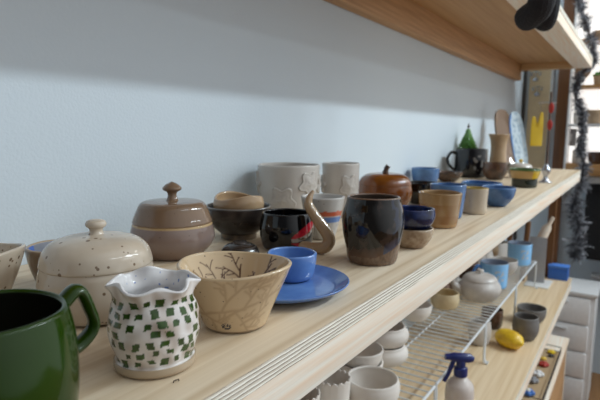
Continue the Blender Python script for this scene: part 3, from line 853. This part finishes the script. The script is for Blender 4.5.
tag(pot('pot', [(.026, .001, 1), (.030, .004), (.0355, .028), (.0340, .0620)], glaze('rosy_brown_glaze', P('#a58a7c', 1.2), P('#8a6c5e', 1.1), 12, rough=.2), None, Rk(-.330, 1.832), t=.004), 'rosy brown pot between the cream pot and the pale grey pot', 'pot')
tag(pot('vase', [(.030, .001, 1), (.036, .006), (.044, .045), (.036, .090), (.030, .120), (.036, .1350)], M['white'], None, Rk(-.330, 2.285), t=.004), 'white narrow-necked vase deep on the rack behind the white bowl', 'vase')
tag(pot('vase', [(.028, .001, 1), (.034, .006), (.041, .040), (.034, .085), (.038, .1100)], M['tanmat'], None, Rk(-.330, 2.555), t=.004), 'tan vase at the far end of the wire racks', 'vase')
tag(pot('bowl', [(.030, .001, 1), (.036, .005), (.050, .030), (.0520, .0500)], M['bisque'], None, Rk(-.330, 1.560), t=.0045), 'unglazed white bowl deep on the rack behind the cream pot', 'bowl')

# on the boards of the lower shelf
r = empty('spray_bottle', Lo(-.094, 1.245), 'clear spray bottle with a navy trigger head on the lower shelf', 'bottle')
BOT = plain('bottle_plastic', lin('#cfc4bd', 1.0), .25)
solid('body', [(.030, .0005, 1), (.0345, .003), (.035, .010), (.034, .060), (.035, .095), (.032, .115), (.020, .130), (.0145, .136), (.0140, .142)], BOT, r)
hd = solid('collar', [(.0155, .138, 1), (.0165, .140), (.0165, .158, 1), (.0120, .160), (.0110, .168)], M['navy'], r)
ux = Vector((-.84, -.54, 0))      # trigger points across the shelf
def fr(a, z, s=0): return ux * a + Vector((.54, -.84, 0)) * s + Vector((0, 0, z))
bm = bmesh.new()
sweep(bm, [fr(-.030, .180), fr(-.020, .183), fr(0, .183), fr(.020, .186), fr(.030, .186)], [.007, .012, .0130, .0115, .0080], 12, .85)
sweep(bm, [fr(0, .166), fr(0, .183)], [.0115, .0105], 12)
hh = add('spray_head', bm, M['navy'], r)
add('nozzle', sweep(bmesh.new(), [fr(.029, .186), fr(.040, .186)], [.0082, .0075], 10), M['navy'], hh)
add('trigger', sweep(bmesh.new(), curve3([fr(.018, .178), fr(.024, .160), fr(.031, .140), fr(.040, .122)], 4), [.006] * 5 + [.0055] * 4 + [.005] * 4, 10, .8), M['navy'], hh)
tag(solid('lemon', [(0, -.052), (.010, -.049), (.016, -.044), (.026, -.036), (.034, -.018), (.036, 0), (.034, .018), (.027, .034), (.014, .044), (.007, .049), (0, .051)], M['lemon'], None, Lo(-.090, 1.838, .0345)), 'yellow ceramic lemon lying on the lower shelf', 'lemon')
bpy.data.objects['lemon'].rotation_euler = (math.radians(90), 0, math.radians(62)); bpy.data.objects['lemon'].scale = (1, .86, 1.08); bpy.data.objects['lemon'].location.z = ZL + .0305
tag(pot('cup', [(.028, .001, 1), (.032, .004), (.043, .030), (.0450, .055), (.0415, .0830)], M['grey'], None, Lo(-.058, 1.952), t=.004), 'grey clay cup beside the yellow lemon', 'cup')
tag(pot('bowl', [(.034, .001, 1), (.040, .005), (.052, .030), (.0540, .0560)], M['grey'], None, Lo(-.070, 2.150), t=.0045), 'grey clay bowl behind the grey cup', 'bowl')
tag(pot('cup', [(.028, .001, 1), (.032, .004), (.0370, .03), (.0380, .055), (.0340, .0820)], M['ltgrey'], None, Lo(-.185, 1.815), t=.004, disp=wob(.001, 2)), 'pale grey cup under the wire rack beside the lemon', 'cup')
tag(pot('cup', [(.030, .001, 1), (.034, .004), (.0390, .03), (.0390, .0700)], M['brown'], None, Lo(-.185, 2.000), t=.004), 'brown cup under the wire rack behind the lemon', 'cup')

# sign holder with white base, blue box, jars, sticks at the end of the lower shelf
r = empty('sign_holder', Lo(-.125, 2.728), 'grey translucent sign holder on a white base past the blue mugs', 'sign holder')
add('base', box(bmesh.new(), -.060, .050, -.075, .085, 0, .004, .001), plain('white_plastic', lin('#d8d8d6'), .4), r)
add('panel', box(bmesh.new(), -.058, .020, .010, .014, .004, .230, .001), plain('grey_acrylic', lin('#a5a5a8'), .2), r)
r = empty('blue_box', Lo(-.060, 3.000 - .115), 'small blue box at the far end of the lower shelf', 'box')
add('carton', box(bmesh.new(), -.045, .045, -.03, .03, 0, .058, .002), plain('blue_card', lin('#2f62b4', 1.2), .5), r)
add('lid', box(bmesh.new(), -.047, .047, -.032, .032, .0585, .072, .002), plain('blue_card_lid', lin('#4577c4', 1.2), .5), r)
GL = plain('jar_glass', lin('#b9b2a6', 1.0), .12)
for i, (dx, y, c_, l) in enumerate(((-.165, 2.862, '#b07a40', 'amber filled glass jar beside the blue box'), (-.255, 2.880, '#c8c2b8', 'pale glass jar under the long shelf behind the amber one'))):
    r = empty('glass_jar', Lo(dx, y), l, 'jar', 'jars at the end of the lower shelf')
    solid('body', [(.026, .0005, 1), (.030, .004), (.031, .06), (.024, .085), (.022, .092)], plain('jar_fill', lin(c_, 1.1), .15), r)
    solid('cap', [(.0225, .0925, 1), (.0235, .094), (.0235, .108), (.021, .111), (0, .1115)], SIL, r)
r = tag(add('rolling_pin', sweep(bmesh.new(), [(-.455, 2.80, ZL + .012), (-.435, 2.80, ZL + .05), (-.425, 2.80, ZL + .070), (-.350, 2.80, ZL + .270), (-.340, 2.80, ZL + .29), (-.325, 2.80, ZL + .325)], [.008, .009, .022, .022, .009, .008], 14), M['pine']), 'pale wooden rolling pin propped up under the long shelf', 'rolling pin')
for i, (x, y, h_, l) in enumerate(((-.44, 2.745, .30, 'tall brown wooden dowel nearest the sign holder'), (-.52, 2.76, .34, 'tall brown wooden dowel behind the first one'))):
    tag(add('dowel', sweep(bmesh.new(), [(x, y, ZL), (x + .01, y + .01, ZL + h_)], .013, 12), M['post']), l, 'dowel', 'wooden dowels under the shelf')
tag(pot('pot', [(.046, .001, 1), (.052, .005), (.060, .07), (.0550, .1900)], M['white'], None, Lo(-.330, 2.70), t=.005), 'tall white pot under the long shelf behind the sign holder', 'pot')

# ------------------------------------------------------------------ low bench with a tray of trinkets
ZB = 1.55 - 1.08
r = empty('bench', (-.45, 2.0, 0), 'low pine bench under the lower shelf', 'bench')
add('top', box(bmesh.new(), -.21, .222, -1.2, 1.005, ZB - .02, ZB, .002), M['pine'], r)
for y in (-1.19, -.1, .98): add('leg', box(bmesh.new(), .17, .215, y, y + .02, 0, ZB - .0205, .002), M['pine'], r)
add('side_panel', box(bmesh.new(), .195, .213, -1.165, .975, .03, ZB - .0205, .001), M['pine_warm'], r)
r = empty('wire_tray', (-.292, 2.46, ZB), 'open wire tray of small trinkets on the low bench', 'tray')
bm = bmesh.new()
for a, b in (((-.04, -.30), (.05, -.30)), ((.05, -.30), (.05, .31)), ((.05, .31), (-.04, .31)), ((-.04, .31), (-.04, -.30))):
    sweep(bm, [(*a, .028), (*b, .028)], .002, 6); sweep(bm, [(*a, .004), (*b, .004)], .002, 6)
for k in range(13):
    y = -.30 + k * .61 / 12
    for x in (-.04, .05): sweep(bm, [(x, y, .002), (x, y, .028)], .0012, 5)
add('frame', bm, plain('dark_wire', lin('#4c4640'), .4, .5), r)
add('bottom', box(bmesh.new(), -.038, .048, -.298, .308, .0005, .003), plain('tray_paper', lin('#b39a78'), .7), r)
trk = [('yellow blossom trinket at the far end of the wire tray', '#d9b91e', .012, .27, .018), ('yellow trinket beside the red one in the wire tray', '#d8b64a', -.01, .17, .014), ('red bow trinket in the wire tray', '#a8362c', .002, .095, .022),
       ('white round trinket in the wire tray', '#cfcfcf', -.006, -.03, .026), ('grey round trinket in the wire tray', '#85868a', -.014, -.105, .024), ('blue and white trinket nearest in the wire tray', '#3c6ab0', -.012, -.235, .026), ('dark trinket beside the yellow blossom', '#3b3632', .016, .225, .014)]
for l, c_, dx, dy, s_ in trk:
    o = empty('trinket', (-.292 + dx, 2.46 + dy, ZB + .003), l, 'trinket', 'trinkets in the wire tray')
    mt = plain('trinket_enamel', lin(c_, 1.2), .35)
    bm = bmesh.new()
    for k in range(5):
        a = 2 * PI * k / 5; ball(bm, (s_ * .6 * math.cos(a), s_ * .6 * math.sin(a), s_ * .45), s_ * .5, 1, 1, .85, 12)
    add('petals', bm, mt, o)
    add('centre', ball(bmesh.new(), (0, 0, s_ * .75), s_ * .42, 1, 1, .8, 12), plain('trinket_centre', lin('#e0ddd2' if 'blue' in l else c_, 1.1), .35), o)

# ------------------------------------------------------------------ plastic drawer tower and things beyond the shelves
r = empty('drawer_tower', (-.290, 3.34, 0), 'translucent white plastic drawer tower past the bench end', 'drawers')
PL = plain('milky_plastic', lin('#f8f7f4', 1.0), .35); PLW = plain('white_frame_plastic', lin('#dedede', 1.0), .35)
add('frame', box(bmesh.new(), -.17, .16, -.12, .17, 0, .65, .006), PLW, r)
add('top', box(bmesh.new(), -.18, .17, -.135, .18,   .6505, .672, .006), PLW, r)
for k in range(4):
    d = add('drawer', box(bmesh.new(), -.158, .135, -.136, -.1205, .020 + k * .157, .165 + k * .157, .006), PL, r)
    add('handle', box(bmesh.new(), -.05, .03, -.144, -.1365, .132 + k * .157, .146 + k * .157, .003), PLW, d)
BLK = plain('black_cloth', lin('#131214', 1.0), .85, 0, .004, 60)
r = empty('work_table', (.25, 3.645, 0), 'table under a black cloth against the back wall', 'table')
add('cloth', box(bmesh.new(), -.50, .70, -.01, .10, .77, 1.25, .01), BLK, r)
add('top', box(bmesh.new(), -.52, .72, -.05, .108, 1.251, 1.29, .004), plain('grey_laminate', lin('#b8b4b0'), .4), r)
for x in (-.46, .66):
    for y in (.012, .080): add('leg', box(bmesh.new(), x - .02, x + .02, y - .02, y + .02, 0, .5995, .003), BLK, r)
add('lower_shelf', box(bmesh.new(), -.437, .637, .016, .095, .65, .67, .003), plain('grey_laminate_low', lin('#a9a7a6'), .4), r)

# back wall: plain wall, tan board, brown door post, display unit
struct('wall_back', box(bmesh.new(), XW - .1, 1.0, YB, YB + .1, 0, 3.2), M['wall'])
struct('trim_1', box(bmesh.new(), -.671, -.655, YB - .03, YB - .0005, 0, 3.0), plain('dark_trim', lin('#3b3531'), .5))
DK = wood('dark_stained_wood', lin('#8a5a34', 1.0), lin('#5c3820', 1.0), 'Z', .4, False)
struct('trim_2', box(bmesh.new(), -.462, -.392, YB - .06, YB - .0005, 0, 3.0, .004), DK)
r = empty('pin_board', (-.570, YB - .0005, 1.42), 'tan pin board on the back wall beyond the shelves', 'board')
add('panel', box(bmesh.new(), -.066, .060, -.012, 0, -.10, .62, .001), plain('tan_board', lin('#d6bf98', 1.1), .7, 0, .002, 120), r)
add('edge_strip', box(bmesh.new(), .061, .078, -.016, 0, -.10, .62, .001), PLW, r)
for i, (x, z, l) in enumerate(((-.60, 1.925, 'silver wire pendant hooked highest on the tan board'), (-.585, 1.83, 'silver wire pendant hooked lower on the tan board'))):
    bm = bmesh.new()
    sweep(bm, [(-.035, 0, .012), (0, 0, .022), (.035, 0, .012)], .003, 6); sweep(bm, [(0, 0, .022), (0, 0, -.02)], .0025, 6)
    ball(bm, (0, -.002, -.03), .016, 1.2, .5, .8, 12); ball(bm, (-.025, -.002, 0), .008); ball(bm, (.025, -.002, 0), .008)
    o = add('pendant', bm, SIL, None, (x, YB - .021, z)); tag(o, l, 'pendant', 'pendants on the tan board')
r = empty('display_unit', (.2, YB - .001, 1.29), 'white backed display unit with tan shelves beyond the shelf ends', 'display unit')
WB, nt_, bs_ = nodes('glowing_back_added')
bs_.inputs['Base Color'].default_value = (.8, .79, .77, 1); bs_.inputs['Emission Color'].default_value = (1, .98, .95, 1); bs_.inputs['Emission Strength'].default_value = .85  # glow added to the display's back panel to brighten the background
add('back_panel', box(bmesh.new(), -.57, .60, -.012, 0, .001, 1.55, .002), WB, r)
TAN = wood('display_wood', lin('#b98f5e', 1.1), lin('#94693c', 1.0), 'X', .5, False)
DZ = (.005, .30, .53, .80, 1.10)
for i, z in enumerate(DZ): add('shelf', box(bmesh.new(), -.57, .60, -.175, -.0125, z, z + (.07 if i == 0 else .018), .002), TAN if i != 1 else PLW, r)
for x in (-.5825, .6005): add('side', box(bmesh.new(), x, x + .012, -.175, 0, .001, 1.55, .002), PLW, r)
def on_disp(x, k, dy=-.095): return (x, YB + dy, 1.29 + DZ[k] + (.0705 if k == 0 else .0185))
tag(pot('mug', [(.03, .001, 1), (.033, .004), (.035, .04), (.036, .08)], M['white'], None, on_disp(-.31, 0), t=.004), 'white tumbler low on the display unit by the door post', 'tumbler')
tag(pot('basket', [(.045, .001, 1), (.05, .004), (.062, .05), (.068, .07)], M['brown'], None, on_disp(-.20, 0), t=.005), 'brown round basket low on the display unit', 'basket')
tag(pot('bowl', [(.03, .001, 1), (.036, .004), (.05, .03), (.055, .05)], M['skyblue'], None, on_disp(-.06, 0), t=.005), 'sky blue bowl low on the display unit', 'bowl')
tag(pot('basket', [(.045, .001, 1), (.05, .004), (.056, .05), (.06, .08)], M['bare'], None, on_disp(-.23, 1), t=.005), 'pale tan basket in the middle of the display unit', 'basket')
tag(pot('cup', [(.028, .001, 1), (.032, .004), (.036, .04), (.037, .07)], M['ltgrey'], None, on_disp(-.32, 1), t=.004), 'pale grey cup in the middle of the display unit', 'cup')
def plant(loc, label, s):
    r_ = empty('potted_plant', loc, label, 'plant', 'small plants on the display unit')
    pot('pot', [(.03, .001, 1), (.033, .004), (.04, .05), (.042, .055)], M['bare'], r_, t=.004)
    bm = bmesh.new(); q = random.Random(s)
    for k in range(40):
        a, e = q.uniform(0, 2 * PI), q.uniform(.3, 1.4); L = q.uniform(.02, .036)
        d = Vector((math.cos(a) * math.cos(e), math.sin(a) * math.cos(e), math.sin(e)))
        sweep(bm, [Vector((0, 0, .045)), Vector((0, 0, .045)) + d * L, Vector((0, 0, .045)) + d * L * 1.7 - Vector((0, 0, L * .25))], [.002, .009, .001], 5, .3)
    add('foliage', bm, plain('leaf_green', lin('#4d7a34', 1.1), .5), r_)
plant(on_disp(-.135, 1), 'bushy green plant in the middle of the display unit', 2)
plant(on_disp(-.225, 2), 'bushy green plant higher on the display unit', 6)
o = tag(solid('plate', [(.045, 0, 1), (.055, .003), (.062, .008), (.060, .011), (.045, .006), (0, .005)], M['bare'], None, (-.345, YB - .0195, 1.942)), 'round tan plate hung on the display unit by the door post', 'plate')
o.rotation_euler = (PI / 2, 0, 0)
tag(pot('bowl', [(.03, .001, 1), (.034, .004), (.045, .03), (.05, .045)], M['bare'], None, on_disp(-.24, 3), t=.004), 'tan bowl high on the display unit', 'bowl')
r = empty('wall_switch', (-.372, YB - .018, 1.525), 'grey square switch plate beside the brown door post', 'switch')
add('plate', box(bmesh.new(), -.035, .035, -.012, 0, -.055, .055, .004), plain('grey_plate', lin('#9a9a9c'), .4), r)
add('rocker', box(bmesh.new(), -.012, .012, -.018, -.0122, -.022, .022, .002), PLW, r)

# ------------------------------------------------------------------ dark garland past the shelf ends
gp = [(-0.4, 3.48, 2.480), (-0.391, 3.48, 2.380), (-0.349, 3.48, 2.287), (-0.316, 3.48, 2.184), (-0.272, 3.48, 2.058), (-0.264, 3.48, 1.957), (-0.32, 3.48, 1.881), (-0.333, 3.48, 1.773), (-0.295, 3.48, 1.674), (-0.282, 3.48, 1.570), (-0.285, 3.48, 1.465), (-0.262, 3.48, 1.366), (-0.27, 3.48, 1.265), (-0.297, 3.48, 1.125), (-0.268, 3.48, 1.006), (-0.263, 3.48, 0.866), (-0.268, 3.48, 0.815)]
gc = curve3(gp, 10)
r = empty('garland', (-.27, 3.48, .78), 'dark grey tinsel garland hanging past the shelf ends', 'garland')
off = Vector((.27, -3.48, -.78))
add('cord', sweep(bmesh.new(), [p + off for p in gc], .006, 8), M['brown'], r)
bm = bmesh.new(); q = random.Random(4)
m_a, m_b = plain('tinsel_dark', lin('#46464c', 1.0), .6), plain('tinsel_pale', lin('#a9abb2', 1.0), .5)
for i in range(7500):
    t = q.random() * (len(gc) - 1); k = int(t); p = gc[k].lerp(gc[k + 1], t - k) + off
    fat = (1.15 if p.z < .48 else .72) * (.45 + 1.5 * max(0, .5 + noise.noise(Vector((t * .22, 7, 0)))))
    d = Vector((q.gauss(0, 1), q.gauss(0, 1), q.gauss(0, .7))).normalized(); L = q.uniform(.018, .046) * fat * (.6 if p.z < -.01 else 1)
    s_ = d.orthogonal().normalized() * q.uniform(.0016, .0034)
    vs = [bm.verts.new(p + s_), bm.verts.new(p - s_), bm.verts.new(p + d * L - s_ * .6 + Vector((0, 0, -.004))), bm.verts.new(p + d * L + s_ * .6 + Vector((0, 0, -.004)))]
    f = bm.faces.new(vs); f.material_index = 1 if q.random() < .34 else 0
me = bpy.data.meshes.new('tinsel'); bm.to_mesh(me); bm.free(); me.materials.append(m_a); me.materials.append(m_b)
tag(obj('tinsel', me, r), kind='stuff')

# ------------------------------------------------------------------ light
w = bpy.data.worlds.new('World'); scene.world = w; w.use_nodes = True
bg = w.node_tree.nodes['Background']
nt = w.node_tree
tc = nt.nodes.new('ShaderNodeTexCoord'); vd = nt.nodes.new('ShaderNodeVectorMath'); vd.operation = 'DOT_PRODUCT'
vd.inputs[1].default_value = Vector((.66, .62, .45)).normalized()
nt.links.new(tc.outputs['Generated'], vd.inputs[0])
mr = nt.nodes.new('ShaderNodeMapRange'); mr.inputs[1].default_value = -1; mr.inputs[2].default_value = 1
cr = nt.nodes.new('ShaderNodeValToRGB')
nt.links.new(vd.outputs['Value'], mr.inputs[0]); nt.links.new(mr.outputs[0], cr.inputs[0])
cr.color_ramp.elements[0].color = (.085, .085, .09, 1); cr.color_ramp.elements[0].position = .42
cr.color_ramp.elements[1].color = (.93, .97, 1.0, 1); cr.color_ramp.elements[1].position = .95
nt.links.new(cr.outputs[0], bg.inputs[0]); bg.inputs[1].default_value = .88
def area(name, loc, target, sx, sy, power, col):
    l = bpy.data.lights.new(name, 'AREA'); l.shape = 'RECTANGLE'; l.size = sx; l.size_y = sy; l.energy = power; l.color = col
    o = bpy.data.objects.new(name, l); COL.objects.link(o); o.location = loc
    o.rotation_euler = (Vector(target) - Vector(loc)).to_track_quat('-Z', 'Y').to_euler()
    return o
def tube(name, x, y, z, L, power):
    l = bpy.data.lights.new(name, 'AREA'); l.shape = 'RECTANGLE'; l.size = .09; l.size_y = L; l.energy = power; l.color = (.82, .94, 1.0)
    o = bpy.data.objects.new(name, l); COL.objects.link(o); o.location = (x, y, z)
    d = Vector((-.45 - x, y - .6 - y, 1.42 - z)).normalized(); Y = Vector((0, 1, 0)); Z = -d; Y = (Y - Z * Y.dot(Z)).normalized(); X = Y.cross(Z)
    o.matrix_world = Matrix((( X.x, Y.x, Z.x, x), (X.y, Y.y, Z.y, y), (X.z, Y.z, Z.z, z), (0, 0, 0, 1)))
tube('ceiling_tube', 1.88, 2.7, 3.49, 1.6, 57)
tube('ceiling_tube', 1.88, 0.7, 3.49, 1.2, 5)
tube('ceiling_tube', 1.88, 4.6, 3.49, 1.6, 20)
area('added_back_fill', (.45, 3.15, 3.3), (-.15, 3.75, 1.5),   .35, .35, 4, (1.0, .97, .92))  # unseen fill light added to brighten the back wall, drawers and garland

tube('ceiling_tube', 3.5, 2.2, 3.49, 1.3, 6)
tube('ceiling_tube', 3.5, 4.2, 3.49, 1.3, 6)

# ------------------------------------------------------------------ camera
cam = bpy.data.cameras.new('Camera'); co = bpy.data.objects.new('Camera', cam); COL.objects.link(co)
cam.sensor_width = 36; cam.lens = 31.2; cam.clip_start = .01
CX, CY, CZ = (.8389, -.0802, -.5383), (.5442, .1056, .8323), (.0099, .9912, -.1323)
co.matrix_world = Matrix(((CX[0], CX[1], -CX[2], 0), (CY[0], CY[1], -CY[2], 0), (CZ[0], CZ[1], -CZ[2], 1.55), (0, 0, 0, 1)))
cam.dof.use_dof = True; cam.dof.focus_distance = .50; cam.dof.aperture_fstop = 11
scene.camera = co
scene.view_settings.view_transform = 'Standard'; scene.view_settings.look = 'None'
scene.view_settings.gamma = 1; scene.view_settings.use_curve_mapping = False
scene.view_settings.exposure = .12
